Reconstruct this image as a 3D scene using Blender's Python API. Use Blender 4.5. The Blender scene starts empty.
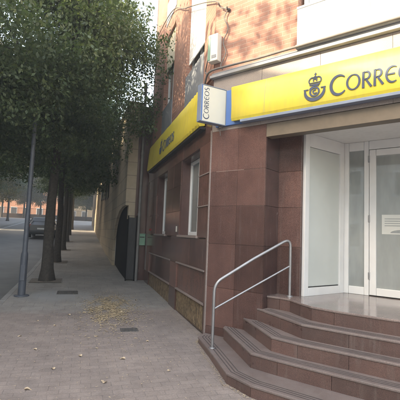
import bpy, math, random
import numpy as np
from mathutils import Vector, Matrix
R = math.radians
random.seed(7); rng = np.random.default_rng(11)
sc = bpy.context.scene
col = sc.collection

# ------------------------------------------------------------------ frames
AS = R(17)                      # street direction
P0 = Vector((0.15, 6.17, 0.0))  # ground point of the building corner
dS = Vector((-math.sin(AS), math.cos(AS), 0)); nS = Vector((math.cos(AS), math.sin(AS), 0))
AF = R(-38)                     # entrance facade
dF = Vector((math.cos(AF), math.sin(AF), 0)); nF = Vector((-math.sin(AF), math.cos(AF), 0))
def zs(s):
    if s < 14: return .02*(s-5.86)
    if s < 22: return .163+.045*(s-14)
    if s < 64: return .523+.06*(s-22)
    return .523+.06*42+.01*(s-64)
def st(s, q, z=0.0):            # street coordinates -> world
    p = dS*s+nS*q; return Vector((p.x, p.y, z))
def fr(a, d, z=0.0):            # entrance facade coordinates -> world
    p = P0+dF*a+nF*d; return Vector((p.x, p.y, z))

# ------------------------------------------------------------------ materials
def new_mat(name):
    m = bpy.data.materials.new(name); m.use_nodes = True
    nt = m.node_tree; b = nt.nodes['Principled BSDF']
    return m, nt, b
def nd(nt, t, **kw):
    n = nt.nodes.new(t)
    for k, v in kw.items():
        if k in n.inputs.keys() if hasattr(n.inputs, 'keys') else False: n.inputs[k].default_value = v
        else: setattr(n, k, v)
    return n
def ramp(nt, fac, stops):
    r = nt.nodes.new('ShaderNodeValToRGB'); e = r.color_ramp.elements
    e[0].position, e[0].color = stops[0][0], (*stops[0][1], 1)
    e[1].position, e[1].color = stops[-1][0], (*stops[-1][1], 1)
    for p, c in stops[1:-1]:
        x = e.new(p); x.color = (*c, 1)
    nt.links.new(fac, r.inputs[0]); return r.outputs[0]
def noise(nt, vec, scale, detail=4, rough=.6, dim='3D'):
    n = nt.nodes.new('ShaderNodeTexNoise'); n.inputs['Scale'].default_value = scale
    n.inputs['Detail'].default_value = detail; n.inputs['Roughness'].default_value = rough
    if vec is not None: nt.links.new(vec, n.inputs['Vector'])
    return n.outputs['Fac']
def mixc(nt, fac, a, b, mode='MIX'):
    m = nt.nodes.new('ShaderNodeMix'); m.data_type = 'RGBA'; m.blend_type = mode
    for i, v in ((0, fac), (6, a), (7, b)):
        if isinstance(v, (int, float)): m.inputs[i].default_value = v
        elif isinstance(v, tuple): m.inputs[i].default_value = (*v, 1)
        else: nt.links.new(v, m.inputs[i])
    return m.outputs[2]
def mth(nt, op, a, b=0.0):
    m = nt.nodes.new('ShaderNodeMath'); m.operation = op
    for i, v in ((0, a), (1, b)):
        if isinstance(v, (int, float)): m.inputs[i].default_value = v
        else: nt.links.new(v, m.inputs[i])
    return m.outputs[0]
def bump(nt, b, h, strength=.3, dist=.01):
    n = nt.nodes.new('ShaderNodeBump'); n.inputs['Strength'].default_value = strength; n.inputs['Distance'].default_value = dist
    nt.links.new(h, n.inputs['Height']); nt.links.new(n.outputs[0], b.inputs['Normal'])
def objvec(nt): return nt.nodes.new('ShaderNodeTexCoord').outputs['Object']
def geo_random(nt): return nt.nodes.new('ShaderNodeNewGeometry').outputs['Random Per Island']

def plain(name, c, rough=.5, metal=0.0, var=.12, scale=6, bmp=0.0, spec=.5):
    m, nt, b = new_mat(name); v = objvec(nt)
    n1 = noise(nt, v, scale, 5, .65)
    c0 = tuple(x*(1-var) for x in c); c1 = tuple(min(1, x*(1+var)) for x in c)
    nt.links.new(ramp(nt, n1, [(.3, c0), (.7, c1)]), b.inputs['Base Color'])
    b.inputs['Roughness'].default_value = rough; b.inputs['Metallic'].default_value = metal
    b.inputs['Specular IOR Level'].default_value = spec
    if bmp: bump(nt, b, noise(nt, v, scale*8, 3), bmp, .004)
    return m

def granite(name, c, rough=.3, island=.25, dust=0.0):
    m, nt, b = new_mat(name); v = objvec(nt)
    sp = noise(nt, v, 130, 3, .75); big = noise(nt, v, 3.1, 4, .6)
    base = ramp(nt, sp, [(.3, tuple(x*.55 for x in c)), (.5, c), (.68, tuple(min(1, x*1.7) for x in c))])
    isl = geo_random(nt)
    tint = ramp(nt, isl, [(0, (1-island,)*3), (1, (1+island, 1+island*.9, 1+island*.85))])
    c2 = mixc(nt, 1.0, base, tint, 'MULTIPLY')
    st_ = ramp(nt, big, [(.35, (.82, .82, .83)), (.6, (1.05, 1.04, 1.03))])
    c3 = mixc(nt, 1.0, c2, st_, 'MULTIPLY')
    oi = nt.nodes.new('ShaderNodeObjectInfo')
    c3 = mixc(nt, 1.0, c3, ramp(nt, oi.outputs['Random'], [(0, (.88, .88, .89)), (1, (1.1, 1.09, 1.08))]), 'MULTIPLY')
    # dried drip marks
    mp = nt.nodes.new('ShaderNodeMapping'); mp.inputs['Scale'].default_value = (7, 7, .5); nt.links.new(v, mp.inputs[0])
    dr = noise(nt, mp.outputs[0], 2.0, 5, .7)
    drf = ramp(nt, dr, [(.55, (0, 0, 0)), (.8, (.35, .35, .35))])
    c4 = mixc(nt, drf, c3, (.25, .22, .20))
    if dust:
        dn = noise(nt, v, 9, 6, .7)
        c4 = mixc(nt, ramp(nt, dn, [(.35, (dust*.4,)*3), (.75, (dust,)*3)]), c4, (.30, .28, .265))
    nt.links.new(c4, b.inputs['Base Color'])
    nt.links.new(ramp(nt, big, [(.3, (rough*.8,)*3), (.7, (min(1, rough*1.4),)*3)]), b.inputs['Roughness'])
    bump(nt, b, sp, .06, .002)
    return m

def brick_mat(name, ax, c1, c2, mort, bw=.245, bh=.068):
    m, nt, b = new_mat(name); v = objvec(nt)
    s = nt.nodes.new('ShaderNodeSeparateXYZ'); nt.links.new(v, s.inputs[0])
    cb = nt.nodes.new('ShaderNodeCombineXYZ'); nt.links.new(s.outputs[ax], cb.inputs[0]); nt.links.new(s.outputs[2], cb.inputs[1])
    bt = nt.nodes.new('ShaderNodeTexBrick'); nt.links.new(cb.outputs[0], bt.inputs['Vector'])
    bt.inputs['Scale'].default_value = 1; bt.inputs['Brick Width'].default_value = bw; bt.inputs['Row Height'].default_value = bh
    bt.inputs['Mortar Size'].default_value = .006; bt.inputs['Mortar Smooth'].default_value = .3; bt.inputs['Bias'].default_value = 0
    bt.inputs['Color1'].default_value = (*c1, 1); bt.inputs['Color2'].default_value = (*c2, 1); bt.inputs['Mortar'].default_value = (*mort, 1)
    big = noise(nt, v, 1.1, 5, .65); fine = noise(nt, v, 60, 3)
    c = mixc(nt, 1.0, bt.outputs[0], ramp(nt, big, [(.3, (.8, .8, .82)), (.7, (1.12, 1.1, 1.08))]), 'MULTIPLY')
    c = mixc(nt, 1.0, c, ramp(nt, fine, [(.3, (.85,)*3), (.7, (1.12,)*3)]), 'MULTIPLY')
    nt.links.new(c, b.inputs['Base Color']); b.inputs['Roughness'].default_value = .85
    bump(nt, b, mth(nt, 'SUBTRACT', 1.0, bt.outputs['Fac']), .6, .006)
    return m

def leaf_mat(name, c0, c1, c2):
    m, nt, b = new_mat(name); rnd = geo_random(nt)
    v = objvec(nt); big = noise(nt, v, .9, 3)
    c = ramp(nt, rnd, [(0, c0), (.55, c1), (1, c2)])
    c = mixc(nt, 1.0, c, ramp(nt, big, [(.35, (.75, .8, .8)), (.65, (1.2, 1.15, 1.05))]), 'MULTIPLY')
    nt.links.new(c, b.inputs['Base Color']); b.inputs['Roughness'].default_value = .5
    tr = nt.nodes.new('ShaderNodeBsdfTranslucent'); nt.links.new(mixc(nt, 1.0, c, (1.3, 1.5, .7), 'MULTIPLY'), tr.inputs[0])
    mx = nt.nodes.new('ShaderNodeMixShader'); mx.inputs[0].default_value = .32
    nt.links.new(b.outputs[0], mx.inputs[1]); nt.links.new(tr.outputs[0], mx.inputs[2])
    nt.links.new(mx.outputs[0], nt.nodes['Material Output'].inputs[0])
    return m

def glass_mat(name, tint=(.8, .85, .85), mix=.55, rough=.02, painted_sheen=0.0):
    m, nt, b = new_mat(name)
    tr = nt.nodes.new('ShaderNodeBsdfTransparent'); tr.inputs[0].default_value = (*tint, 1)
    gl = nt.nodes.new('ShaderNodeBsdfGlossy'); gl.inputs['Roughness'].default_value = rough; gl.inputs[0].default_value = (.9, .93, .95, 1)
    v = objvec(nt); n1 = noise(nt, v, 2.0, 3)
    bp = nt.nodes.new('ShaderNodeBump'); bp.inputs['Strength'].default_value = .05; bp.inputs['Distance'].default_value = .02
    nt.links.new(n1, bp.inputs['Height']); nt.links.new(bp.outputs[0], gl.inputs['Normal'])
    fz = nt.nodes.new('ShaderNodeFresnel'); fz.inputs[0].default_value = 1.5
    f = mth(nt, 'ADD', mth(nt, 'MULTIPLY', fz.outputs[0], 1.0), mix*.25)
    mx = nt.nodes.new('ShaderNodeMixShader'); nt.links.new(f, mx.inputs[0])
    base = tr.outputs[0]
    if painted_sheen:
        df = nt.nodes.new('ShaderNodeBsdfDiffuse'); df.inputs[0].default_value = (.56, .60, .59, 1)  # pale diffuse mix paints bright reflection and a lit inside into the glass
        mf = nt.nodes.new('ShaderNodeMixShader'); nt.links.new(tr.outputs[0], mf.inputs[1]); nt.links.new(df.outputs[0], mf.inputs[2])
        mp = nt.nodes.new('ShaderNodeMapping'); mp.inputs['Scale'].default_value = (1.2, 1.2, .35); nt.links.new(v, mp.inputs[0])
        nt.links.new(ramp(nt, noise(nt, mp.outputs[0], 2.2, 5, .6), [(.3, (painted_sheen*.75,)*3), (.7, (painted_sheen*1.3,)*3)]), mf.inputs[0]); base = mf.outputs[0]
    nt.links.new(base, mx.inputs[1]); nt.links.new(gl.outputs[0], mx.inputs[2])
    nt.links.new(mx.outputs[0], nt.nodes['Material Output'].inputs[0])
    return m

def paving_mat():
    m, nt, b = new_mat('paving'); v = objvec(nt)
    s = nt.nodes.new('ShaderNodeSeparateXYZ'); nt.links.new(v, s.inputs[0])
    cb = nt.nodes.new('ShaderNodeCombineXYZ'); nt.links.new(s.outputs[0], cb.inputs[0]); nt.links.new(s.outputs[1], cb.inputs[1])
    def bricks(w, h, c1, c2, mo, ms):
        bt = nt.nodes.new('ShaderNodeTexBrick'); nt.links.new(cb.outputs[0], bt.inputs['Vector'])
        bt.inputs['Scale'].default_value = 1; bt.inputs['Brick Width'].default_value = w; bt.inputs['Row Height'].default_value = h
        bt.inputs['Mortar Size'].default_value = ms; bt.inputs['Mortar Smooth'].default_value = .4; bt.inputs['Bias'].default_value = 0
        for k, c in (('Color1', c1), ('Color2', c2), ('Mortar', mo)): bt.inputs[k].default_value = (*c, 1)
        return bt
    red = bricks(.21, .105, (.315, .265, .24), (.278, .236, .215), (.24, .207, .19), .005)
    gry = bricks(.40, .40, (.305, .286, .265), (.34, .32, .30), (.23, .217, .203), .005)
    wob = noise(nt, v, 1.2, 4)
    pos = mth(nt, 'ADD', s.outputs[1], mth(nt, 'MULTIPLY', mth(nt, 'SUBTRACT', wob, .5), .9))
    f = nt.nodes.new('ShaderNodeMapRange'); nt.links.new(pos, f.inputs[0])
    f.inputs[1].default_value = 7.75; f.inputs[2].default_value = 8.15
    c = mixc(nt, f.outputs[0], red.outputs[0], gry.outputs[0])
    big = noise(nt, v, .55, 6, .7); mid = noise(nt, v, 4, 6, .75); fine = noise(nt, v, 70, 3, .7)
    c = mixc(nt, 1.0, c, ramp(nt, big, [(.3, (.78, .78, .79)), (.7, (1.18, 1.17, 1.16))]), 'MULTIPLY')
    c = mixc(nt, 1.0, c, ramp(nt, mid, [(.3, (.82, .82, .82)), (.7, (1.15, 1.15, 1.15))]), 'MULTIPLY')
    c = mixc(nt, 1.0, c, ramp(nt, fine, [(.25, (.75,)*3), (.75, (1.2,)*3)]), 'MULTIPLY')
    # dark gum and oil spots
    vo = nt.nodes.new('ShaderNodeTexVoronoi'); vo.inputs['Scale'].default_value = 2.3; nt.links.new(v, vo.inputs['Vector'])
    spt = ramp(nt, vo.outputs['Distance'], [(.035, (.55,)*3), (.06, (1, 1, 1))])
    c = mixc(nt, .6, c, spt, 'MULTIPLY')
    # pale worn concrete round the lamp post
    d = nt.nodes.new('ShaderNodeVectorMath'); d.operation = 'DISTANCE'; nt.links.new(v, d.inputs[0]); d.inputs[1].default_value = (-.45, 9.6, .07)
    dd = mth(nt, 'ADD', d.outputs['Value'], mth(nt, 'MULTIPLY', mth(nt, 'SUBTRACT', wob, .5), 1.1))
    c = mixc(nt, ramp(nt, dd, [(.35, (.7,)*3), (1.0, (0, 0, 0))]), c, (.34, .35, .355))
    nt.links.new(c, b.inputs['Base Color'])
    b.inputs['Roughness'].default_value = .8
    h = nt.nodes.new('ShaderNodeMix'); nt.links.new(f.outputs[0], h.inputs[0]); nt.links.new(red.outputs['Fac'], h.inputs[2]); nt.links.new(gry.outputs['Fac'], h.inputs[3])
    hh = mth(nt, 'SUBTRACT', mth(nt, 'MULTIPLY', mid, .5), h.outputs[0])
    bump(nt, b, hh, .5, .006)
    return m

def asphalt_mat():
    m, nt, b = new_mat('asphalt'); v = objvec(nt)
    f = noise(nt, v, 90, 3, .8); g = noise(nt, v, .7, 5, .7)
    c = ramp(nt, f, [(.3, (.125, .122, .118)), (.7, (.21, .205, .198))])
    c = mixc(nt, 1.0, c, ramp(nt, g, [(.3, (.8,)*3), (.7, (1.3,)*3)]), 'MULTIPLY')
    nt.links.new(c, b.inputs['Base Color']); b.inputs['Roughness'].default_value = .75
    bump(nt, b, f, .4, .005); return m

M = {}
M['granite'] = granite('granite', (.126, .070, .060), .13, .4)
M['granite_dark_shaded'] = granite('granite_dark_shaded', (.088, .050, .046), .2, .2)  # darker copy paints shade onto the reveals; the end wall is dark itself
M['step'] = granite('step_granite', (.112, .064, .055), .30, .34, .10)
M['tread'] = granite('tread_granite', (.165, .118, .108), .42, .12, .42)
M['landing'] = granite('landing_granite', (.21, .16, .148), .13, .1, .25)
M['lintel'] = plain('lintel_brown', (.17, .135, .10), .5, var=.15)
M['pipe'] = plain('pipe_grey', (.17, .165, .16), .6, var=.2)
M['grip'] = plain('grip_strip', (.085, .07, .068), .85, var=.3, scale=30)
M['mortar'] = plain('joint_mortar', (.30, .23, .20), .9)
M['ledge'] = granite('ledge_stone', (.26, .20, .18), .5, .1, .4)
M['band'] = granite('band_stone', (.30, .25, .225), .5, .1, .4)
M['brickS'] = brick_mat('brick_street', 1, (.37, .195, .145), (.325, .165, .122), (.37, .26, .205))
M['brickF'] = brick_mat('brick_entrance', 0, (.37, .195, .145), (.325, .165, .122), (.37, .26, .205))
M['far_brick'] = brick_mat('far_brick', 0, (.62, .23, .09), (.54, .19, .075), (.40, .28, .22))
M['white_metal'] = plain('white_lacquer', (.76, .77, .77), .35, var=.04, scale=4)
M['white_panel'] = plain('white_panel', (.80, .80, .79), .45, var=.04, scale=2)
M['frost'] = plain('frosted_panel', (.58, .62, .60), .16, var=.05, scale=1.5)
M['grey_metal'] = plain('grey_metal', (.22, .235, .26), .5, var=.12)
M['grey_slab'] = plain('grey_concrete', (.36, .36, .37), .75, var=.15, scale=5, bmp=.1)
M['steel'] = plain('brushed_steel', (.36, .36, .37), .45, .8, var=.1, scale=12)
M['yellow'] = plain('yellow_sign', (.80, .655, .085), .38, var=.05, scale=2)
def weathered(name, c, rough, amount, dirt):
    m, nt, b = new_mat(name); v = objvec(nt)
    mp = nt.nodes.new('ShaderNodeMapping'); mp.inputs['Scale'].default_value = (9, 9, .8); nt.links.new(v, mp.inputs[0])
    a = noise(nt, mp.outputs[0], 1.6, 6, .7); g = noise(nt, v, 1.1, 5, .65); sp = noise(nt, v, 45, 4, .8)
    f = mth(nt, 'MULTIPLY', a, g)
    c1 = mixc(nt, ramp(nt, f, [(.22, (0, 0, 0)), (.5, (amount,)*3)]), c, dirt)
    c1 = mixc(nt, ramp(nt, sp, [(.62, (0, 0, 0)), (.8, (amount*.8,)*3)]), c1, dirt)
    nt.links.new(c1, b.inputs['Base Color'])
    nt.links.new(ramp(nt, g, [(.3, (rough*.75,)*3), (.7, (min(1, rough*1.5),)*3)]), b.inputs['Roughness']); return m
M['yellow'] = weathered('yellow_sign', (.80, .655, .085), .38, .42, (.45, .38, .14))
M['white_panel'] = weathered('white_panel', (.80, .80, .79), .45, .35, (.45, .43, .40))
M['blue'] = plain('blue_panel', (.085, .20, .50), .4, var=.08, scale=3)
M['ink'] = plain('blue_lettering', (.085, .105, .155), .7, var=.05, spec=.15)
M['blue_grey'] = plain('blue_grey_strip', (.22, .27, .36), .5, var=.1)
M['cream'] = plain('cream_sign', (.72, .70, .62), .4, var=.04, scale=2)
M['shutter'] = plain('cream_shutter', (.62, .57, .46), .6, var=.08)
M['dark'] = plain('dark_void', (.012, .012, .013), .8, spec=.1)
M['dark_metal'] = plain('dark_metal', (.028, .029, .031), .55, var=.2)
M['pole'] = plain('painted_pole', (.075, .085, .105), .45, var=.18, scale=9)
M['bark'] = plain('bark', (.062, .053, .046), .95, var=.5, scale=16, bmp=1.0)
M['soil'] = plain('soil', (.20, .17, .145), .95, var=.35, scale=12, bmp=.5)
M['kerb'] = plain('kerb_stone', (.30, .29, .28), .8, var=.2, scale=3, bmp=.2)
M['paving'] = paving_mat(); M['asphalt'] = asphalt_mat()
M['far_paving'] = plain('pale_paving', (.34, .33, .315), .85, var=.15, scale=1.5)
M['pane'] = glass_mat('window_glass', (.9, .93, .93), .3, .02, .35); M['door_glass'] = glass_mat('door_glass', (.70, .73, .72), .3, .03, .52)
M['room'] = plain('room_wall', (.34, .35, .34), .8, var=.05); M['room_dark'] = plain('room_dark', (.09, .095, .095), .6)
M['green'] = plain('green_box', (.15, .29, .21), .4, var=.08)
M['grate'] = plain('rusty_grate', (.10, .065, .045), .8, var=.5, scale=14)
M['straw'] = plain('dry_leaf_fill', (.33, .25, .15), .9, var=.8, scale=13)
M['cable'] = plain('cable_rubber', (.16, .145, .135), .7)
M['paper'] = plain('paper', (.62, .64, .62), .6, var=.03)
M['print'] = plain('grey_print', (.30, .33, .34), .7)
M['red'] = plain('red_plate', (.42, .05, .05), .5)
M['litter'] = plain('dry_leaves', (.52, .41, .27), .8, var=.5, scale=25)
M['pale_leaf'] = plain('pale_leaves', (.55, .43, .30), .8, var=.25, scale=30)
M['leaf'] = leaf_mat('tree_leaves', (.060, .095, .055), (.085, .125, .066), (.13, .165, .085))
M['leaf2'] = leaf_mat('far_leaves', (.06, .07, .028), (.11, .105, .038), (.24, .17, .05))
M['iron'] = plain('cast_iron', (.10, .095, .09), .75, .1, var=.3, scale=20, bmp=.3)
M['tyre'] = plain('tyre', (.02, .02, .02), .85); M['car_paint'] = plain('car_paint', (.075, .08, .085), .25, .3, var=.03)
M['car_glass'] = plain('car_glass', (.03, .035, .04), .06, var=.02); M['tail'] = plain('tail_lamp', (.35, .02, .015), .2)
M['plate'] = plain('plate', (.65, .65, .62), .4)
M['white_line'] = plain('road_paint', (.62, .62, .60), .7, var=.2, scale=8)
M['ochre'] = plain('ochre_render', (.46, .31, .16), .9, var=.12, scale=.6)
M['plaster'] = plain('plaster', (.50, .485, .45), .9, var=.1, scale=.5)
M['roof'] = plain('roofing', (.28, .24, .22), .9)

def beige_mat():
    m, nt, b = new_mat('beige_stone'); v = objvec(nt)
    s = nt.nodes.new('ShaderNodeSeparateXYZ'); nt.links.new(v, s.inputs[0])
    cb = nt.nodes.new('ShaderNodeCombineXYZ'); nt.links.new(mth(nt, 'ADD', s.outputs[1], s.outputs[0]), cb.inputs[0]); nt.links.new(s.outputs[2], cb.inputs[1])
    bt = nt.nodes.new('ShaderNodeTexBrick'); nt.links.new(cb.outputs[0], bt.inputs['Vector'])
    bt.inputs['Scale'].default_value = 1; bt.inputs['Brick Width'].default_value = .95; bt.inputs['Row Height'].default_value = .42
    bt.inputs['Mortar Size'].default_value = .012; bt.inputs['Bias'].default_value = 0
    for k, c in (('Color1', (.44, .37, .28)), ('Color2', (.39, .33, .25)), ('Mortar', (.25, .21, .17))): bt.inputs[k].default_value = (*c, 1)
    c = mixc(nt, 1.0, bt.outputs[0], ramp(nt, noise(nt, v, 1.3, 6, .7), [(.3, (.75,)*3), (.7, (1.15,)*3)]), 'MULTIPLY')
    nt.links.new(c, b.inputs['Base Color']); b.inputs['Roughness'].default_value = .9
    bump(nt, b, mth(nt, 'SUBTRACT', noise(nt, v, 25, 4), bt.outputs['Fac']), .4, .008); return m
M['beige'] = beige_mat()

# ------------------------------------------------------------------ mesh builder
class MB:
    def __init__(s): s.v = []; s.f = []; s.sm = []
    def add(s, vs, fs, smooth=False):
        o = len(s.v); s.v += [tuple(p) for p in vs]; s.f += [tuple(i+o for i in f) for f in fs]; s.sm += [smooth]*len(fs); return s
    def box(s, x0, x1, y0, y1, z0, z1):
        return s.add([(x0, y0, z0), (x1, y0, z0), (x1, y1, z0), (x0, y1, z0), (x0, y0, z1), (x1, y0, z1), (x1, y1, z1), (x0, y1, z1)],
                     [(3, 2, 1, 0), (4, 5, 6, 7), (0, 1, 5, 4), (1, 2, 6, 5), (2, 3, 7, 6), (3, 0, 4, 7)])
    def prism(s, pts, z0, z1):
        a = sum(pts[i][0]*pts[(i+1) % len(pts)][1]-pts[(i+1) % len(pts)][0]*pts[i][1] for i in range(len(pts)))
        if a < 0: pts = pts[::-1]
        n = len(pts)
        return s.add([(x, y, z0) for x, y in pts]+[(x, y, z1) for x, y in pts],
                     [tuple(range(n))[::-1], tuple(range(n, 2*n))]+[(i, (i+1) % n, n+(i+1) % n, n+i) for i in range(n)])
    def extr(s, pts, vec):      # planar polygon of 3-D points extruded by vec
        n = len(pts); vec = Vector(vec); P = [Vector(p) for p in pts]
        return s.add([tuple(p) for p in P]+[tuple(p+vec) for p in P],
                     [tuple(range(n))[::-1], tuple(range(n, 2*n))]+[(i, (i+1) % n, n+(i+1) % n, n+i) for i in range(n)])
    def tube(s, pts, r, seg=10, caps=True):
        P = [Vector(p) for p in pts]; n = len(P); rr = r if isinstance(r, (list, tuple)) else [r]*n
        vs = []; t0 = (P[1]-P[0]).normalized(); a = t0.orthogonal().normalized()
        for i in range(n):
            t = (P[min(i+1, n-1)]-P[max(i-1, 0)]).normalized()
            a = (a-t*a.dot(t)).normalized(); b = a.cross(t)
            for k in range(seg):
                w = 2*math.pi*k/seg; vs.append(P[i]+(a*math.cos(w)+b*math.sin(w))*rr[i])
        fs = [(i*seg+k, i*seg+(k+1) % seg, (i+1)*seg+(k+1) % seg, (i+1)*seg+k) for i in range(n-1) for k in range(seg)]
        s.add(vs, fs, True)
        if caps: s.add(vs[:seg], [tuple(range(seg))]); s.add(vs[-seg:], [tuple(range(seg))[::-1]])
        return s
    def lathe(s, prof, c=(0, 0, 0), seg=24):
        vs = [(c[0]+r*math.cos(2*math.pi*k/seg), c[1]+r*math.sin(2*math.pi*k/seg), c[2]+z) for r, z in prof for k in range(seg)]
        n = len(prof)
        return s.add(vs, [(i*seg+k, i*seg+(k+1) % seg, (i+1)*seg+(k+1) % seg, (i+1)*seg+k) for i in range(n-1) for k in range(seg)], True)
    def build(s, name, mat, parent=None, rot=0.0, loc=(0, 0, 0), bevel=0.0, seg=2):
        me = bpy.data.meshes.new(name); me.from_pydata(s.v, [], s.f); me.update()
        me.polygons.foreach_set('use_smooth', s.sm)
        me.materials.append(M[mat] if isinstance(mat, str) else mat)
        o = bpy.data.objects.new(name, me); col.objects.link(o)
        o.location = loc; o.rotation_euler = (0, 0, rot)
        if parent: o.parent = parent
        if bevel:
            b = o.modifiers.new('bevel', 'BEVEL'); b.width = bevel; b.segments = seg; b.limit_method = 'ANGLE'; b.angle_limit = R(35)
        return o
def tag(o, label=None, cat=None, group=None, kind=None):
    if label: o['label'] = label
    if cat: o['category'] = cat
    if group: o['group'] = group
    if kind: o['kind'] = kind
    return o
def empty(name, loc, label, cat, group=None, rot=0.0):
    o = bpy.data.objects.new(name, None); col.objects.link(o); o.location = loc; o.rotation_euler = (0, 0, rot); o.empty_display_size = .2
    return tag(o, label, cat, group)
def copy_tree(o, parent=None):
    c = o.copy(); col.objects.link(c)
    if parent: c.parent = parent
    for ch in list(o.children): copy_tree(ch, c)
    return c

# ------------------------------------------------------------------ ground
def sheet(name, mat, q0, q1, s0, s1, dz, nq=2, ds=1.0, kind='structure'):
    ss = np.arange(s0, s1+ds*.5, ds); qs = np.linspace(q0, q1, nq)
    mb = MB(); vs = [(q, s, zs(s)+dz) for s in ss for q in qs]
    fs = [(i*nq+j, i*nq+j+1, (i+1)*nq+j+1, (i+1)*nq+j) for i in range(len(ss)-1) for j in range(nq-1)]
    mb.add(vs, fs, True); o = mb.build(name, mat, rot=AS); tag(o, kind=kind); return o
sheet('ground', 'soil', -300, 300, -80, 420, -.20, 3, 4)
sheet('pavement', 'paving', -1.40, 9, -14, 60, 0, 6, .5)
sheet('road', 'asphalt', -7.2, -1.52, -30, 60, -.13, 4, .5)
sheet('far_pavement', 'far_paving', -11, -7.35, -30, 60, 0.0, 3, .5)
sheet('cross_road', 'far_paving', -40, 40, 60.0, 74, -.02, 3, 1)
def kerb(q0, q1, s0, s1, name):
    mb = MB(); s = s0
    while s < s1:
        e = s+.98; za, zb = zs(s), zs(e)
        mb.add([(q0, s, za-.3), (q1, s, za-.3), (q1, e, zb-.3), (q0, e, zb-.3), (q0, s, za+.006), (q1, s, za+.006), (q1, e, zb+.006), (q0, e, zb+.006)],
               [(3, 2, 1, 0), (4, 5, 6, 7), (0, 1, 5, 4), (1, 2, 6, 5), (2, 3, 7, 6), (3, 0, 4, 7)]); s += 1.0
    tag(mb.build(name, 'kerb', rot=AS, bevel=.012), kind='structure')
kerb(-1.52, -1.395, -14, 59, 'kerb'); kerb(-7.355, -7.2, -14, 59, 'kerb')
# painted line along the far kerb
mb = MB()
for s in range(-10, 58):
    mb.add([(-6.95, s, zs(s)-.126), (-6.83, s, zs(s)-.126), (-6.83, s+1, zs(s+1)-.126), (-6.95, s+1, zs(s+1)-.126)], [(0, 1, 2, 3)])
tag(mb.build('road_line', 'white_line', rot=AS), kind='structure')

# ------------------------------------------------------------------ lettering
def arc(cx, cy, rx, ry, a0, a1, n=22):
    return [(cx+rx*math.cos(R(a0+(a1-a0)*i/(n-1))), cy+ry*math.sin(R(a0+(a1-a0)*i/(n-1)))) for i in range(n)]
def stroke(pts, w):
    """ribbon quads along a 2-D polyline, width function of position (0..1) or list"""
    n = len(pts); L = []; Rr = []
    for i in range(n):
        a = pts[max(i-1, 0)]; b = pts[min(i+1, n-1)]; dx, dy = b[0]-a[0], b[1]-a[1]; l = math.hypot(dx, dy) or 1
        ww = (w(i/(n-1)) if callable(w) else w)/2
        L.append((pts[i][0]-dy/l*ww, pts[i][1]+dx/l*ww)); Rr.append((pts[i][0]+dy/l*ww, pts[i][1]-dx/l*ww))
    return [(L[i], L[i+1], Rr[i+1], Rr[i]) for i in range(n-1)]
def lin(a, b, n=6): return [(a[0]+(b[0]-a[0])*i/(n-1), a[1]+(b[1]-a[1])*i/(n-1)) for i in range(n)]
TH = .135
def glyph(ch):
    side = lambda t, c=TH, m=.055: m+(c-m)*math.sin(math.pi*t)**1.0
    if ch == 'C': return stroke(arc(.46, .5, .42, .46, 48, 318, 30), lambda t: .055+(.15-.055)*math.sin(math.pi*t)), .78
    if ch == 'O': return stroke(arc(.46, .5, .40, .455, 90, 450, 40), lambda t: .06+.075*abs(math.sin(2*math.pi*t))), .93
    if ch == 'R':
        return (stroke(lin((.10, 0), (.10, .985)), lambda t: TH+.02*abs(2*t-1)) +
                stroke([(.10, .955), (.28, .955)]+arc(.30, .735, .20, .22, 90, -90, 16)+[(.10, .515)], lambda t: .065+.07*math.sin(math.pi*t)) +
                stroke(lin((.25, .53), (.60, .02), 8), lambda t: .11+.03*t)), .64
    if ch == 'E':
        return (stroke(arc(.46, .5, .38, .46, 58, 302, 26), lambda t: .06+(TH-.055)*math.sin(math.pi*t)) +
                stroke(lin((.10, .52), (.58, .52)), lambda t: .075+.02*t)), .70
    if ch == 'S':
        return stroke(arc(.30, .735, .20, .225, 35, 270, 18)[:-1]+arc(.30, .265, .22, .245, 90, -145, 18), lambda t: .06+.085*math.sin(math.pi*t)), .58
    return [], .4
def word(quads, txt, x, y, h, first=1.0, gap=.07, squeeze=1.0):
    for i, ch in enumerate(txt):
        g, w = glyph(ch); hh = h*(first if i == 0 else 1.0)
        y0 = y-(hh-h)*.5 if i == 0 else y
        quads += [tuple((x+p[0]*hh*squeeze, y0+p[1]*hh) for p in q) for q in g]
        x += (w*hh+gap*h)*squeeze
    return x
def letters(txt, x, y, h, first, gap, squeeze, mapf, nrm, th, parent):
    for i, ch in enumerate(txt):
        q = []; x2 = word(q, ch, x, y, h, first if i == 0 else 1.0, gap, squeeze)
        plate_quads(q, mapf, nrm, th).build('letter', 'ink', parent); x = x2
def horn(quads, cx, cy, s):
    add = lambda pts, w: quads.extend([tuple((cx+p[0]*s, cy+p[1]*s) for p in q) for q in stroke(pts, w)])
    # post horn: flared crescent, coiled tube, crown with cross
    add(arc(0, .08, .44, .42, 172, 368, 34), lambda t: .06+.10*math.sin(math.pi*t)**.7)
    add([(-.50, .16), (-.28, .16)], .05); add([(.28, .16), (.50, .16)], .05)
    add(arc(0, .02, .20, .20, 30, 395, 34), .075)
    add(arc(.02, .02, .085, .085, 60, 330, 16), .06)
    add(arc(.05, .10, .28, .2, 60, 170, 14), .05)
    add([(-.24, .36), (.24, .36)], .06); add([(-.25, .45), (.25, .45)], .035)
    add(arc(-.13, .55, .15, .16, 230, 20, 14), .05); add(arc(.13, .55, .15, .16, 310, 520, 14), .05)
    add(arc(0, .58, .075, .17, 200, -20, 14), .05); add([(0, .74), (0, .93)], .04); add([(-.055, .86), (.055, .86)], .035)
def plate_quads(quads, mapf, nrm, th):
    mb = MB()
    for q in quads:
        mb.extr([mapf(*p) for p in q], Vector(nrm)*th)
    return mb

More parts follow.
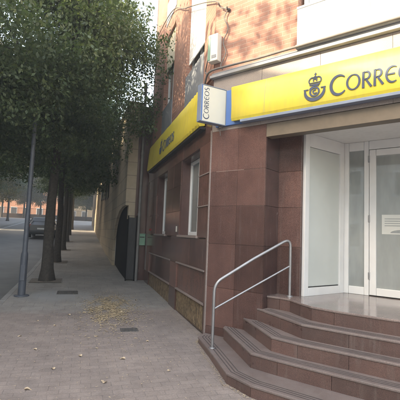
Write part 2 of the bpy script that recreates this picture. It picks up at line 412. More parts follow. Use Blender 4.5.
# ------------------------------------------------------------------ post office building
bld = empty('post_office_building', P0, 'corner post office with red granite base and orange brick above', 'building')
bld['kind'] = 'thing'; del bld['kind']
def slabs(xs, zz, ax, name_mat=None, gap=.003, d0=0.0, d1=.03, stagger=True):
    """cladding slabs. ax 0 = entrance facade (x along, y depth), 1 = street facade (y along, x depth)"""
    mb = MB()
    for i in range(len(zz)-1):
        for j in range(len(xs)-1):
            a0, a1, b0, b1 = xs[j]+gap/2, xs[j+1]-gap/2, zz[i]+gap/2, zz[i+1]-gap/2
            o = random.uniform(-.0015, .0015)
            if ax == 0: mb.box(a0, a1, d0+o, d1, b0, b1)
            else: mb.box(d0+o, d1, a0, a1, b0, b1)
    return mb
def merge(*mbs):
    r = MB()
    for m in mbs: r.add(m.v, m.f); r.sm = [False]*len(r.f)
    return r
# --- entrance facade (rot AF): core wall with recess 1.0..4.9
FL = 7.0; RX0, RX1 = 1.0, 4.9
zr = [-.30, .20, .80, 1.47, 2.06, 2.61, 3.27]
core = MB().box(.03, RX0-.03, .03, .40, -.3, 3.25).box(RX1+.03, FL, .03, .40, -.3, 3.25).box(.03, FL, .03, .40, 3.25, 4.16)
core.build('joint_backing', 'mortar', bld, AF)
for xs_ in ([0, .52, RX0], [RX1, 5.5, 6.2, FL]): slabs(xs_, zr, 0).build('granite_cladding', 'granite', bld, AF, bevel=.0025)
slabs([0, .9, 1.8, 2.7, 3.6, 4.5, 5.4, 6.3, FL], [3.27, 3.72, 4.16], 0).build('fascia_cladding', 'band', bld, AF, bevel=.0025)
# reveals and back walls of the recess
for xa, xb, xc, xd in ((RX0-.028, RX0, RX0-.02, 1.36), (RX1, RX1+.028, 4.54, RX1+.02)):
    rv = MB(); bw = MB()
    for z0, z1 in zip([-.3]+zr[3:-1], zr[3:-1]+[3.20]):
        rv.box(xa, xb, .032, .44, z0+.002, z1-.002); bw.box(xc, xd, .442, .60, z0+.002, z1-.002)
    rv.build('reveal_cladding', 'granite_dark_shaded', bld, AF, bevel=.002)
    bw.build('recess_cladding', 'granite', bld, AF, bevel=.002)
MB().box(.9, 5.0, .165, 1.75, 3.202, 3.245).build('soffit', 'white_panel', bld, AF)
# brown lintel beam over the recess
MB().box(RX0+.002, RX1-.002, -.004, .16, 3.07, 3.262).build('lintel_beam', 'lintel', bld, AF, bevel=.004)
MB().box(.12, .63, -.0035, .004, 2.607, 2.613).build('joint_filler', 'mortar', bld, AF)
# --- cornice
MB().box(-.04, FL, -.07, .03, 4.165, 4.21).box(-.02, FL, -.04, .03, 4.212, 4.25).build('cornice', 'grey_slab', bld, AF, bevel=.006)
# --- upper brick, entrance side
MB().box(0, 1.46, 0, .32, 4.255, 13).box(1.462, FL, .0, .32, 7.1, 7.6).box(1.462, FL, .0, .32, 10.4, 13).box(5.4, FL, 0, .32, 4.255, 7.098).box(5.4, FL, 0, .32, 7.602, 10.398).build('brick_wall', 'brickF', bld, AF)
# --- balcony with white parapet
for zb in (4.18, 7.30):
    bal = MB().box(1.468, 5.39, -.085, .9, zb+.075, zb+.13).build('balcony', 'grey_slab', bld, AF, bevel=.005)
    mbp = MB()
    for i in range(4): mbp.box(1.475+i*.978, 1.475+(i+1)*.978-.004, -.055, -.02, zb+.145, zb+.665)
    mbp.build('parapet_panel', 'white_panel', bal, 0, bevel=.004)
    MB().box(1.47, 5.39, -.065, -.01, zb+.668, zb+.70).build('top_rail', 'white_metal', bal, 0, bevel=.004)
    for x0, x1 in ((1.50, 3.3), (3.45, 5.3)):
        w = MB()
        for x in (x0, x0+.30, (x0+x1)/2, x1-.06): w.box(x, x+.06, .12, .19, zb+.135, zb+2.65)
        w.box(x0, x1, .125, .185, zb+2.55, zb+2.648)
        wo = w.build('window', 'white_metal', bld, AF, bevel=.004)
        MB().box(x0+.01, x1-.01, .15, .156, zb+.14, zb+2.55).build('pane', 'pane', wo)
        MB().box(x0+.02, x1-.02, .30, .31, zb+.14, zb+2.55).build('curtain', 'room', wo)
    MB().box(1.462, 5.398, .60, .66, zb+.135, zb+2.85).build('balcony_wall', 'brickF', bld, AF)

# --- street facade (rot AS): x depth, y along
SL = 6.08
WR = (.63, 1.94); WL = (3.29, 4.60); ZW0, ZW1 = 1.55, 3.14
BR = (.12, 2.02); BL = (2.62, 5.35)
zl = [-.3, .03, .47, 1.0, 1.55]
zu = [1.55, 2.08, 2.62, 3.14]
core = MB()
for a, b in ((.06, WR[0]-.03), (WR[1]+.03, WL[0]-.03), (WL[1]+.03, SL-.0)): core.box(.03, .40, a, b, 1.55, 3.14)
core.box(.06, .40, .06, SL, -.3, 1.549).box(.03, .40, .06, SL, 3.141, 4.20)
core.build('joint_backing', 'mortar', bld, AS)
pier = merge(slabs([.03, WR[0]], zu, 1), slabs([WR[1], 2.6, WL[0]], zu, 1), slabs([WL[1], 5.3, SL], zu, 1),
             slabs([.03, .12], zl, 1), slabs([BR[1], BL[0]], zl, 1), slabs([BL[1], SL], zl, 1),
             slabs([.03, .9, 1.8, 2.7, 3.6, 4.5, 5.3, SL], [3.14, 3.5, 4.2], 1),
             slabs([BR[0], 1.07, BR[1]], [1.03, 1.53], 1, d0=.0), slabs([BL[0], 3.6, 4.5, BL[1]], [1.03, 1.53], 1, d0=.0),
             slabs([BR[0], 1.07, BR[1]], [.50, 1.0], 1, d0=.025, d1=.058), slabs([BL[0], 3.6, 4.5, BL[1]], [.50, 1.0], 1, d0=.025, d1=.058))
pier.build('granite_cladding', 'granite', bld, AS, bevel=.0025)
def LG(*a): MB().box(*a).build('ledge', 'ledge', bld, AS, bevel=.003)
class _L:
    def box(s, *a): LG(*a); return s
lg = _L()
lg.box(-.022, .05, BR[0]+.002, BR[1]-.002, 1.002, 1.028).box(-.022, .05, BL[0]+.002, BL[1]-.002, 1.002, 1.028)
lg.box(-.012, .05, BR[0]+.002, BR[1]-.002, .47, .497).box(-.012, .05, BL[0]+.002, BL[1]-.002, .47, .497)
lg.box(-.012, .028, .05, WR[0]-.01, 2.07, 2.09).box(-.012, .028, .05, WR[0]-.01, 2.61, 2.63)
for (a, b) in (BR, BL):
    g = MB(); n = int((b-a)/.075)
    for k in range(n):
        y = a+.02+k*.075; g.box(.0245, .030, y, y+.018, .056, .444)
    g.box(.022, .040, a+.004, b-.004, .035, .055).box(.022, .040, a+.004, b-.004, .445, .465)
    go = g.build('cellar_grate', 'grate', bld, AS)
    MB().box(.0315, .0575, a+.004, b-.004, .035, .465).build('leaf_filled_backing', 'straw', go)
for (a, b) in (WR, WL):
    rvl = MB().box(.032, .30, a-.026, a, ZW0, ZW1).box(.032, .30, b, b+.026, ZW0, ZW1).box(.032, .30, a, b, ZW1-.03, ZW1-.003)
    rvl.build('window_reveal', 'granite_dark_shaded', bld, AS, bevel=.002)
    f = MB(); x0, x1 = .20, .26
    for y in (a+.002, (a+b)/2-.03, b-.072): f.box(x0, x1, y, y+.07, ZW0+.03, ZW1-.034)
    for z in (ZW0+.03, ZW1-.105): f.box(x0+.003, x1-.003, a+.004, b-.004, z, z+.07)
    wo = f.build('window', 'white_metal', bld, AS, bevel=.005)
    MB().box(.225, .231, a+.02, b-.02, ZW0+.05, ZW1-.06).build('pane', 'pane', wo)
    MB().box(.236, .242, a+.03, b-.03, ZW0+.05, ZW1-.06).build('blind', 'white_panel', wo)
    MB().box(-.03, .26, a-.05, b+.05, ZW0-.018, ZW0+.028).build('sill', 'ledge', wo, bevel=.004)
# corner trim strip
MB().box(-.012, .032, -.012, .028, .02, 3.3).build('corner_strip', 'ledge', bld, AS, bevel=.004)
# upper brick, street side
W2 = (.60, 1.90); W1 = (3.15, 4.35); fl = [(4.26, 6.9), (7.35, 9.95)]
bk = MB()
for a, b in ((.30, W2[0]), (W2[1], W1[0]), (W1[1], SL)): bk.box(0, .32, a, b, 4.25, 10.2)
bk.box(0.001, .32, 0.02, .299, 4.25, 13)
bk.box(0, .32, .30, SL, 10.201, 13)
for a, b in (W2, W1): bk.box(.0, .32, a+.001, b-.001, 6.92, 7.34).box(0, .32, a+.001, b-.001, 9.96, 10.2)
bk.build('brick_wall', 'brickS', bld, AS)
for (a, b) in (W2, W1):
    for k, (z0, z1) in enumerate(fl):
        f = MB()
        for y in (a+.004, (a+b)/2-.03, b-.064): f.box(.12, .18, y, y+.06, z0+.02, z1-.02)
        f.box(.122, .178, a+.004, b-.004, z1-.09, z1-.02).box(.122, .178, a+.004, b-.004, z0+.02, z0+.09)
        wo = f.build('window', 'white_metal', bld, AS, bevel=.004)
        MB().box(.15, .156, a+.02, b-.02, z0+.05, z1-.05).build('pane', 'pane', wo)
        MB().box(.27, .28, a+.004, b-.004, z0+.01, z1-.01).build('curtain', 'room', wo)
        MB().box(-.012, .03, a+.006, b-.006, z0-.03, z0+.66).build('parapet_panel', 'grey_metal', wo, bevel=.003)
        zc = z0+1.75 if a > 2 else z0+.95
        sh = MB(); z = zc
        while z < z1-.02:
            sh.box(.055, .075, a+.01, b-.01, z, min(z+.048, z1-.005)); z += .05
        sh.build('roller_shutter', 'shutter' if a > 2 else 'white_panel', wo)
# roof and hidden back so that the block is solid
MB().prism([(.1, .1), (7, -5.3), (12, 2), (6, 8), (.8, 9)], 0, .01)
roof = MB(); pts = [fr(0, .0), fr(FL, 0), fr(FL, 8), P0+dS*SL+nS*9, P0+dS*SL]
roof.prism([(p.x-P0.x, p.y-P0.y) for p in pts], 13.003, 13.3).build('roof', 'roof', bld)
bkw = MB()
for a, b in zip(pts[1:4], pts[2:5]):
    d = (b-a).normalized(); n = Vector((-d.y, d.x, 0))*.25
    bkw.prism([(p.x-P0.x, p.y-P0.y) for p in (a, b, b+n, a+n)], -.3, 13)
bkw.build('rear_wall', 'roof', bld)

# --- entrance: side panels, door set, interior
DZ = .765; DD = 1.48
ent = MB()
def post(mb, p, q, w, t, z0, z1):
    """upright between plan points p->q (facade coords)"""
    d = Vector((q[0]-p[0], q[1]-p[1])).normalized(); n = Vector((-d.y, d.x))*t
    mb.prism([p, q, (q[0]+n.x, q[1]+n.y), (p[0]+n.x, p[1]+n.y)], z0, z1)
def side_panel(sgn):
    X = lambda a: a if sgn > 0 else 5.9-a
    A = (X(1.362), .50); B = (X(1.63), DD-.04)
    lerp = lambda t: (A[0]+(B[0]-A[0])*t, A[1]+(B[1]-A[1])*t)
    fmb = MB(); th = -.05*sgn
    post(fmb, lerp(0), lerp(.10), 0, th, DZ, 3.20); post(fmb, lerp(.90), lerp(1), 0, th, DZ, 3.20)
    post(fmb, lerp(.101), lerp(.899), 0, th, DZ, DZ+.12); post(fmb, lerp(.101), lerp(.899), 0, th, 3.0, 3.20)
    po = fmb.build('side_panel', 'white_metal', bld, AF, bevel=.004)
    g = MB(); post(g, lerp(.102), lerp(.898), 0, th*.5, DZ+.135, 2.995); g.build('frosted_glass', 'frost', po)
    g = MB(); post(g, lerp(.12), lerp(.88), 0, th*.7, DZ+.121, DZ+.134); g.build('drip_rail', 'dark_metal', po)
side_panel(1); side_panel(-1)
def door_side(sgn):
    X = (lambda a, b: (a, b)) if sgn > 0 else (lambda a, b: (5.9-b, 5.9-a))
    fm = MB()
    def bx(a, b, y0, y1, z0, z1):
        x0, x1 = X(a, b); fm.box(x0, x1, y0, y1, z0, z1)
    bx(1.63, 1.745, DD-.03, DD+.06, DZ, 3.2); bx(1.985, 2.055, DD-.028, DD+.058, DZ, 3.2)
    bx(1.747, 1.983, DD-.02, DD+.05, DZ, DZ+.12); bx(1.747, 1.983, DD-.02, DD+.05, 3.06, 3.2)
    so = fm.build('sidelight', 'white_metal', bld, AF, bevel=.006)
    x0, x1 = X(1.74, 1.99); MB().box(x0, x1, DD+.01, DD+.018, DZ+.11, 3.07).build('pane', 'door_glass', so)
    dm = MB(); fm = dm
    def bx2(a, b, y0, y1, z0, z1):
        x0, x1 = X(a, b); dm.box(x0, x1, y0, y1, z0, z1)
    bx2(2.062, 2.16, DD-.022, DD+.035, DZ+.012, 3.055); bx2(2.85, 2.945, DD-.022, DD+.035, DZ+.012, 3.055)
    bx2(2.162, 2.848, DD-.018, DD+.03, DZ+.012, DZ+.125); bx2(2.162, 2.848, DD-.018, DD+.03, 2.955, 3.055)
    do = dm.build('entrance_door', 'white_metal', bld, AF, bevel=.006)
    x0, x1 = X(2.155, 2.855); MB().box(x0, x1, DD+.005, DD+.013, DZ+.12, 2.96).build('pane', 'door_glass', do)
    for z in (DZ+.25, 1.9, 2.85):
        x0, x1 = X(2.048, 2.072); MB().box(x0, x1, DD-.04, DD-.024, z, z+.11).build('hinge', 'steel', do, bevel=.003)
    xa = 2.90 if sgn > 0 else 3.0
    MB().tube([(xa, DD-.025, 1.55), (xa, DD-.08, 1.55), (xa, DD-.08, 2.15), (xa, DD-.025, 2.15)], .014).build('handle', 'steel', do)
    if sgn > 0:
        MB().box(2.24, 2.72, DD+.0005, DD+.004, 1.72, 2.02).build('poster', 'paper', do)
        pr = MB()
        for k in range(4): pr.box(2.28, 2.66-.05*k, DD-.0015, DD+.0003, 1.95-k*.035, 1.962-k*.035)
        pr.add([(2.36+.16*(1+math.cos(t)), DD-.0012, 1.74+.05*math.sin(t)) for t in np.linspace(0, math.pi, 12)], [tuple(range(12))])
        pr.build('poster_print', 'print', do)
door_side(1); door_side(-1)
MB().box(2.058, 3.842, DD-.026, DD+.056, 3.062, 3.2).build('door_head', 'white_metal', bld, AF, bevel=.005)
room = MB()
room.box(.9, 5.0, 4.6, 4.7, DZ, 3.2).box(1.2, 1.3, DD+.07, 4.6, DZ, 3.2).box(4.6, 4.7, DD+.07, 4.6, DZ, 3.2).box(1.2, 4.7, DD+.07, 4.7, 3.205, 3.25)
room.build('hall_wall', 'room', bld, AF)
MB().box(1.3, 4.6, DD+.07, 4.6, DZ-.05, DZ).build('hall_floor', 'room_dark', bld, AF)
cnt = MB().box(1.75, 2.25, 3.2, 3.7, DZ, 2.6).box(2.5, 4.4, 3.3, 3.8, DZ, 1.85).build('counter', 'room_dark', bld, AF, bevel=.01)
MB().box(2.02, 2.10, 2.3, 2.4, DZ, 3.2).build('hall_column', 'white_panel', bld, AF)

# ------------------------------------------------------------------ staircase
stair = empty('entrance_staircase', P0, 'brown granite staircase fanning out before the glass doors', 'staircase')
Zt = [.085, .254, .423, .592, .765]
half = [[(.02, -.003), (.10, -.26), (.62, -.68), (1.25, -1.22), (1.62, -1.335), (2.3, -1.33), (2.95, -1.32)],
        [(.40, -.004), (.44, -.10), (1.36, -.89), (1.70, -.905), (2.3, -.90), (2.95, -.88)],
        [(.71, -.005), (1.50, -.655), (1.84, -.69), (2.4, -.67), (2.95, -.66)],
        [(.925, -.006), (1.42, -.26), (1.80, -.475), (2.34, -.47), (2.95, -.44)],
        [(1.003, .14), (1.20, .145), (1.38, .11), (1.60, -.06), (1.80, -.19), (2.1, -.24), (2.95, -.225)]]
def mirror(h): return h+[(5.9-x, y) for x, y in h[-2::-1]]
def offset(pl, d):              # towards the viewer for d > 0
    out = []
    for i in range(len(pl)):
        a = Vector(pl[max(i-1, 0)]); b = Vector(pl[i]); c = Vector(pl[min(i+1, len(pl)-1)])
        n = Vector((0, 0))
        for p, q in ((a, b), (b, c)):
            t = q-p
            if t.length > 1e-6: t.normalize(); n += Vector((t.y, -t.x))
        n.normalize()
        t = (c-b if i < len(pl)-1 else b-a).normalized(); k = max(.5, n.dot(Vector((t.y, -t.x))))
        out.append((b.x+n.x*d/k, b.y+n.y*d/k))
    return out
for i, h in enumerate(half):
    pl = mirror(h)
    back = .004*(i+1)
    body = [(x, y) for x, y in pl]
    yb = .02 if i < 3 else .10
    if i == 4: poly = body+[(RX1-.003, 1.9), (RX0+.003, 1.9)]
    elif i == 3: poly = [(RX0+.006, -.006)] + [p for p in body if True][1:-1] + [(RX1-.006, -.006), (RX1-.006, .5), (RX0+.006, .5)]
    else: poly = body
    if i == 3:
        poly = body+[(RX1-.006, -.007), (RX1-.006, .35), (RX0+.006, .35), (RX0+.006, -.007)]
    zb = -.35
    so = MB()
    so.prism(poly, zb, Zt[i]-.03)
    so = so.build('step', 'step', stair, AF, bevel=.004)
    fa, fb = pl, offset(pl, .010); rf = MB()
    for j in range(len(pl)-1):
        ln = math.hypot(pl[j+1][0]-pl[j][0], pl[j+1][1]-pl[j][1]); kk = max(1, round(ln/.62))
        for k in range(kk):
            t0_, t1_ = k/kk+.002/ln, (k+1)/kk-.002/ln
            L2 = lambda P, t: (P[j][0]+(P[j+1][0]-P[j][0])*t, P[j][1]+(P[j+1][1]-P[j][1])*t)
            if j == 0: fb_ = [(fb[0][0], pl[0][1])]+fb[1:]
            else: fb_ = fb
            rf.prism([L2(fa, t0_), L2(fb_, t0_), L2(fb_, t1_), L2(fa, t1_)], zb, Zt[i]-.029)
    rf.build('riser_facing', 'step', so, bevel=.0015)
    # tread slab with nosing overhang
    no = offset(pl, .018); no[0] = (no[0][0], pl[0][1]); no[-1] = (no[-1][0], pl[-1][1])
    if i == 4: poly2 = no+[(RX1-.003, 1.46), (RX0+.003, 1.46)]; poly2[0] = (RX0+.003, pl[0][1]-.018); poly2[len(no)-1] = (RX1-.003, pl[0][1]-.018)
    elif i == 3: poly2 = no+[(RX1-.006, -.007), (RX1-.006, .35), (RX0+.006, .35), (RX0+.006, -.007)]
    else: poly2 = no
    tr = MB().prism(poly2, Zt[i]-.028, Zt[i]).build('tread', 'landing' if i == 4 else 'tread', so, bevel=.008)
    if i < 4:
        for k in range(3):
            a, b = offset(pl, -.040-.042*k), offset(pl, -.053-.042*k)
            tt = .22 if i in (2, 3) else .6
            for l_ in (a, b):
                for e_, f_ in ((0, 1), (-1, -2)): l_[e_] = (l_[e_][0]+(l_[f_][0]-l_[e_][0])*tt, l_[e_][1]+(l_[f_][1]-l_[e_][1])*tt)
            g = MB()
            for j in range(len(a)-1):
                p = [(*a[j], Zt[i]+.0005), (*a[j+1], Zt[i]+.0005), (*b[j+1], Zt[i]+.0005), (*b[j], Zt[i]+.0005)]
                g.extr(p, (0, 0, .0025))
            g.build('grip_strip', 'grip', so)

# ------------------------------------------------------------------ handrail
hr = empty('handrail', fr(.58, -.59, .085), 'tubular steel handrail on the left side of the entrance steps', 'handrail')
lo = fr(.58, -.59); up = fr(1.26, .33); o0 = hr.location
def HP(t, z, base=None):
    p = lo.lerp(up, t); return (p.x-o0.x, p.y-o0.y, z-o0.z)
def bez(a, b, c, n=8):
    a, b, c = Vector(a), Vector(b), Vector(c); return [a*(1-t)**2+b*2*t*(1-t)+c*t*t for t in np.linspace(0, 1, n)]
path = [HP(0, .088), HP(0, .5)]+bez(HP(0, .82), HP(0, .95), HP(.10, 1.015))+[HP(.5, 1.29)]+bez(HP(.90, 1.54), HP(1.0, 1.60), HP(1.0, 1.47))+[HP(1, 1.1), HP(1, .768)]
MB().tube(path, .0205, 14).build('top_rail', 'steel', hr)
MB().tube([HP(.0, .60), HP(1.0, 1.20)], .0135, 12).build('mid_rail', 'steel', hr)
MB().lathe([(0, .012), (.042, .012), (.045, .008), (.045, 0)], HP(0, .0855), 20).build('base_flange', 'steel', hr)
MB().lathe([(0, .012), (.042, .012), (.045, .008), (.045, 0)], HP(1, .7655), 20).build('base_flange', 'steel', hr)

# ------------------------------------------------------------------ main yellow sign
sg = empty('shop_sign', fr(.4, -.03, 3.3), 'long yellow sign with crown and post horn emblem above the entrance doors', 'sign')
def local(o, rot): o.matrix_parent_inverse = Matrix.Identity(4); return o
sg.rotation_euler = (0, 0, AF)
def FSx(a, d, z): return (a-.4, d+.03, z-3.3)
x0, x1 = .40, 5.45
prof = [(-.035, 3.375), (-.115, 3.362), (-.135, 3.40), (-.128, 3.60), (-.105, 3.80), (-.075, 3.92), (-.035, 3.945)]
mb = MB(); n = len(prof); NX = 12
for i in range(NX+1):
    a = x0+(x1-x0)*i/NX
    for d, z in prof:
        sl = (3.945-z)/.58*.055 if i == 0 else 0
        mb.v.append(FSx(a+sl+(.02*math.sin((z-3.36)/.58*math.pi) if i == 0 else 0), d, z))
for i in range(NX):
    for j in range(n-1):
        mb.f.append((i*n+j, i*n+j+1, (i+1)*n+j+1, (i+1)*n+j)); mb.sm.append(j in (2, 3, 4))
mb.f.append(tuple(range(n))[::-1]); mb.sm.append(False); mb.f.append(tuple(NX*n+j for j in range(n))); mb.sm.append(False)
mb.build('yellow_panel', 'yellow', sg)
# thin joints between the sheets
for a in (1.02, 2.9, 4.2):
    jm = MB()
    for (d0, z0), (d1, z1) in zip(prof[2:5], prof[3:6]):
        jm.add([FSx(a, d0-.0012, z0), FSx(a+.004, d0-.0012, z0), FSx(a+.004, d1-.0012, z1), FSx(a, d1-.0012, z1)], [(0, 1, 2, 3)])
    jm.build('sheet_joint', 'grey_metal', sg)
bp_ = MB().box(.10-.4, .62-.4, -.012, .028, .03, .60).box(.62-.4, 5.5-.4, -.012, .028, .03, .075)
bp_.build('blue_back_panel', 'blue', sg, bevel=.004)
MB().box(.62-.4, 5.5-.4, -.11, -.013, .018, .058).build('lower_strip', 'blue_grey', sg, bevel=.004)
def face_d(z):
    for (d0, z0), (d1, z1) in zip(prof[2:5], prof[3:6]):
        if z0 <= z <= z1: return d0+(d1-d0)*(z-z0)/(z1-z0)
    return -.12
m_ = lambda x, z: Vector(FSx(x, face_d(z)-.006, z))
letters('CORREOS', 1.985, 3.475, .215, 1.30, .07, .87, m_, (0, -1, 0), .006, sg)
Q = []; horn(Q, 1.775, 3.55, .30)
plate_quads(Q, m_, (0, -1, 0), .006).build('emblem', 'ink', sg)

# ------------------------------------------------------------------ street side yellow sign
aw = empty('street_sign', P0+dS*.5+Vector((0, 0, 3.45)), 'yellow fabric sign box running along the side street wall', 'sign', rot=AS)
y0, y1 = .34, 5.72
profS = [(-.02, 3.47), (-.115, 3.45), (-.135, 3.49), (-.12, 3.7), (-.10, 3.95), (-.075, 4.17), (-.02, 4.21)]
mb = MB(); NY = 60; n = len(profS)
for i in range(NY+1):
    a = y0+(y1-y0)*i/NY
    wr = .012*math.exp(-((a-.7)/.45)**2)*math.sin(a*34)+.002*math.sin(a*9)
    for j, (d, z) in enumerate(profS):
        w = wr if 1 < j < 6 else 0
        mb.v.append((d+w*(1+.4*math.sin(z*11)), a-.5, z-3.45))
for i in range(NY):
    for j in range(n-1): mb.f.append((i*n+j+1, i*n+j, (i+1)*n+j, (i+1)*n+j+1)); mb.sm.append(j in (2, 3, 4))
mb.f.append(tuple(range(n))); mb.sm.append(False); mb.f.append(tuple(NY*n+j for j in range(n))[::-1]); mb.sm.append(False)
mb.build('yellow_panel', 'yellow', aw)
MB().box(-.10, -.003, y0-.5, y1-.5, -.045, -.004).build('lower_strip', 'dark_metal', aw)
def faceS(z):
    for (d0, z0), (d1, z1) in zip(profS[2:5], profS[3:6]):
        if z0 <= z <= z1: return d0+(d1-d0)*(z-z0)/(z1-z0)
    return -.12
Q2 = []; horn(Q2, -.28, 3.72, .30)
mS = lambda x, z: Vector((faceS(z)-.010, (3.42-x)-.5, z-3.45))
letters('CORREOS', 0, 3.63, .22, 1.3, .06, .92, mS, (-1, 0, 0), .006, aw); plate_quads(Q2, mS, (-1, 0, 0), .006).build('emblem', 'ink', aw)

# ------------------------------------------------------------------ projecting corner sign
A60 = R(30)   # plan direction of the box: azimuth 60 deg
cs = empty('projecting_sign', (.325, 6.0, 3.30), 'white projecting sign box with blue rim at the building corner', 'sign', rot=A60)
MB().box(-.45, 0, -.05, .05, .04, .60).build('sign_body', 'cream', cs, bevel=.006)
fr_ = MB().box(-.462, -.4505, -.056, .056, .03, .61).box(.0005, .012, -.056, .056, .03, .61).box(-.45, 0, -.056, .056, .601, .612).box(-.45, 0, -.056, .056, .028, .0395)
fr_.build('rim', 'blue_grey', cs, bevel=.003)
MB().box(-.449, -.428, -.0525, -.0505, .042, .598).build('blue_margin', 'blue', cs)
letters('CORREOS', 0, 0, .085, 1.25, .09, .98, lambda x, z: Vector((-.315-z, -.0505, .075+x)), (0, -1, 0), .002, cs)
for z in (.15, .50): MB().tube([(0.0, 0, z), (.12, .03, z)], .015).build('bracket', 'dark_metal', cs)
MB().tube([(-.02, 0, .03), (-.05, .02, -.04), (-.03, .03, -.12)], .006, 6).lathe([(0, 0), (.018, 0), (.018, .03), (0, .03)], (-.06, .01, -.01), 12).build('lead', 'cable', cs)

# ------------------------------------------------------------------ alarm box, cables, small wall fittings
al = empty('alarm_box', fr(.02, -.06, 4.42), 'pale alarm box with green flank on the brick corner above the signs', 'alarm box', rot=AF)
MB().box(-.07, .12, -.07, .055, 0, .46).build('cover', 'cream', al, bevel=.012)
MB().box(-.068, -.018, -.078, -.0705, .02, .44).build('green_flank', 'green', al, bevel=.004)
MB().box(.01, .10, -.075, -.0705, .05, .10).build('louvre', 'grey_metal', al)
def cable(name, pts, r, label):
    mb = MB(); P = [Vector(p) for p in pts]; o = P[0].copy()
    out = []
    for i in range(len(P)-1):
        for t in np.linspace(0, 1, 8, endpoint=False): 
            a = P[max(i-1, 0)]; b = P[i]; c = P[i+1]; d = P[min(i+2, len(P)-1)]
            out.append(.5*((2*b)+(c-a)*t+(2*a-5*b+4*c-d)*t*t+(3*b-a-3*c+d)*t**3)-o)
    out.append(P[-1]-o)
    ob = mb.tube(out, r, 7).build(name, 'cable', loc=o); tag(ob, label, 'cable'); return ob
S_ = lambda a, d, z: (P0+dS*a+nS*d)*1+Vector((0, 0, z))
cable('wall_cable', [S_(9.0, -.05, 7.9), S_(4.0, -.05, 7.45), S_(2, -.05, 6.55), S_(.05, -.05, 5.55), fr(.12, -.05, 5.36), fr(.26, -.04, 5.28)], .011, 'thin cable strung level across the upper brick wall to a hook')
cable('hanging_cable', [fr(.26, -.03, 5.28), fr(.20, -.045, 5.15), fr(.27, -.03, 4.95), fr(.19, -.04, 4.75), fr(.24, -.03, 4.55), fr(.16, -.04, 4.36), fr(.20, -.05, 4.27)], .009, 'loose cable dangling down the brick from the hook beside the alarm box')
cable('ledge_cable', [S_(.35, -.06, 4.05), S_(.12, -.10, 4.2), fr(.0, -.10, 4.27), fr(.35, -.10, 4.275), fr(.9, -.105, 4.262), fr(1.4, -.11, 4.265), fr(2.4, -.11, 4.27), fr(4, -.11, 4.264), fr(6.5, -.11, 4.27)], .017, 'thick cable lying along the stone ledge above the yellow sign')
cable('corner_cable', [S_(.22, -.04, 4.85), S_(.18, -.07, 4.55), S_(.30, -.06, 4.40), S_(.12, -.09, 4.28), S_(.28, -.08, 4.12), S_(.16, -.07, 4.0)], .012, 'tangled cable loop at the brick corner under the alarm box')
hk = empty('cable_hook', fr(.26, -.0, 5.28), 'small dark iron hook in the brick holding the cable', 'hook', rot=AF)
MB().tube([(0, -.002, 0), (0, -.06, 0), (0, -.07, .03)], .012, 8).lathe([(0, 0), (.03, 0), (.03, .03), (0, .03)], (0, -.02, -.015), 10).build('hook_arm', 'iron', hk)
pl = tag(MB().box(-.012, -.0015, -.035, .035, 0, .12).build('wall_plate', 'cream', rot=AS, loc=S_(2.13, 0, 1.64), bevel=.003), 'small white plate on the granite pier between the side windows', 'plate')
rp = tag(MB().box(-.012, -.0015, -.16, .16, 0, .055).build('red_plate', 'red', rot=AS, loc=S_(5.35, 0, 1.66), bevel=.003), 'narrow red plate on the granite at the far end of the side wall', 'plate')

# ------------------------------------------------------------------ neighbouring beige building
QW = 1.28; S1 = 12.05; S2 = 50
nb = empty('beige_building', st(S1, QW, zs(S1)), 'beige stone building with dark half arch opening beyond the post office', 'building', rot=AS)
nb.location = (0, 0, 0)
w = MB(); AZ = .28; T = .42
zt = lambda s: 5.6+(s-12)*.055
# wall over and beside the arch
arch = [(15.85, AZ-.4)]+[(12.35+3.5*math.cos(t)**.8, .9+1.52*math.sin(t)**.9) for t in np.linspace(0.02, math.pi/2-.02, 16)]+[(12.35, 2.42)]
poly = [(15.85, -.4)]+[(a, b) for a, b in arch[1:]]+[(S1, 2.42), (S1, zt(S1)), (S2, zt(S2)), (S2, 1.6)]
v = [(QW, s, z) for s, z in poly]
w.extr(v, (.10, 0, 0))
w.build('stone_wall', 'beige', nb)
MB().box(QW+.14, QW+.18, S1+.02, 16.2, -.3, 3).build('arch_shade_sheet', 'dark', nb)  # near-black sheet stands in for the shade inside the arch
MB().box(QW+.101, QW+T-.12, S1, S1+.30, 2.0, 5.62).build('end_face', 'beige', nb)
MB().box(QW+T-.115, 6, S1+.02, S1+.30, -.3, 5.62).build('end_wall', 'granite_dark_shaded', nb)
MB().box(1.29, 6, S1+.3, S2, 5.2, 5.25).build('flat_roof', 'roof', nb)
MB().box(QW-.05, QW+T+.05, S1-.03, S2, 0, .001)
cp = MB()
for k in range(38):
    a = 12.0+k; cp.add([(QW-.06, a, zt(a)), (QW+T+.05, a, zt(a)), (QW+T+.05, a+.99, zt(a+.99)), (QW-.06, a+.99, zt(a+.99)), (QW-.06, a, zt(a)+.12), (QW+T+.05, a, zt(a)+.12), (QW+T+.05, a+.99, zt(a+.99)+.12), (QW-.06, a+.99, zt(a+.99)+.12)],
       [(3, 2, 1, 0), (4, 5, 6, 7), (0, 1, 5, 4), (1, 2, 6, 5), (2, 3, 7, 6), (3, 0, 4, 7)])
cp.build('coping', 'beige', nb)
for k, s in enumerate((20.2, 22.4, 24.6, 26.8)):
    fo = MB().box(QW-.03, QW+.03, s, s+1.3, 3.3+k*.12, 4.35+k*.12).build('window', 'dark_metal', nb, bevel=.01)
    MB().box(QW-.036, QW-.0305, s+.08, s+1.22, 3.38+k*.12, 4.27+k*.12).build('pane', 'car_glass', fo)
gate = empty('gate_leaf', st(11.93, 1.40, zs(11.9)), 'dark metal gate leaf standing open at the end of the beige wall', 'gate', rot=AS)
g = MB().box(0, .22, -.02, .02, .04, 1.92)
for k in range(5): g.box(.02+k*.042, .035+k*.042, -.032, -.0201, .06, 1.88)
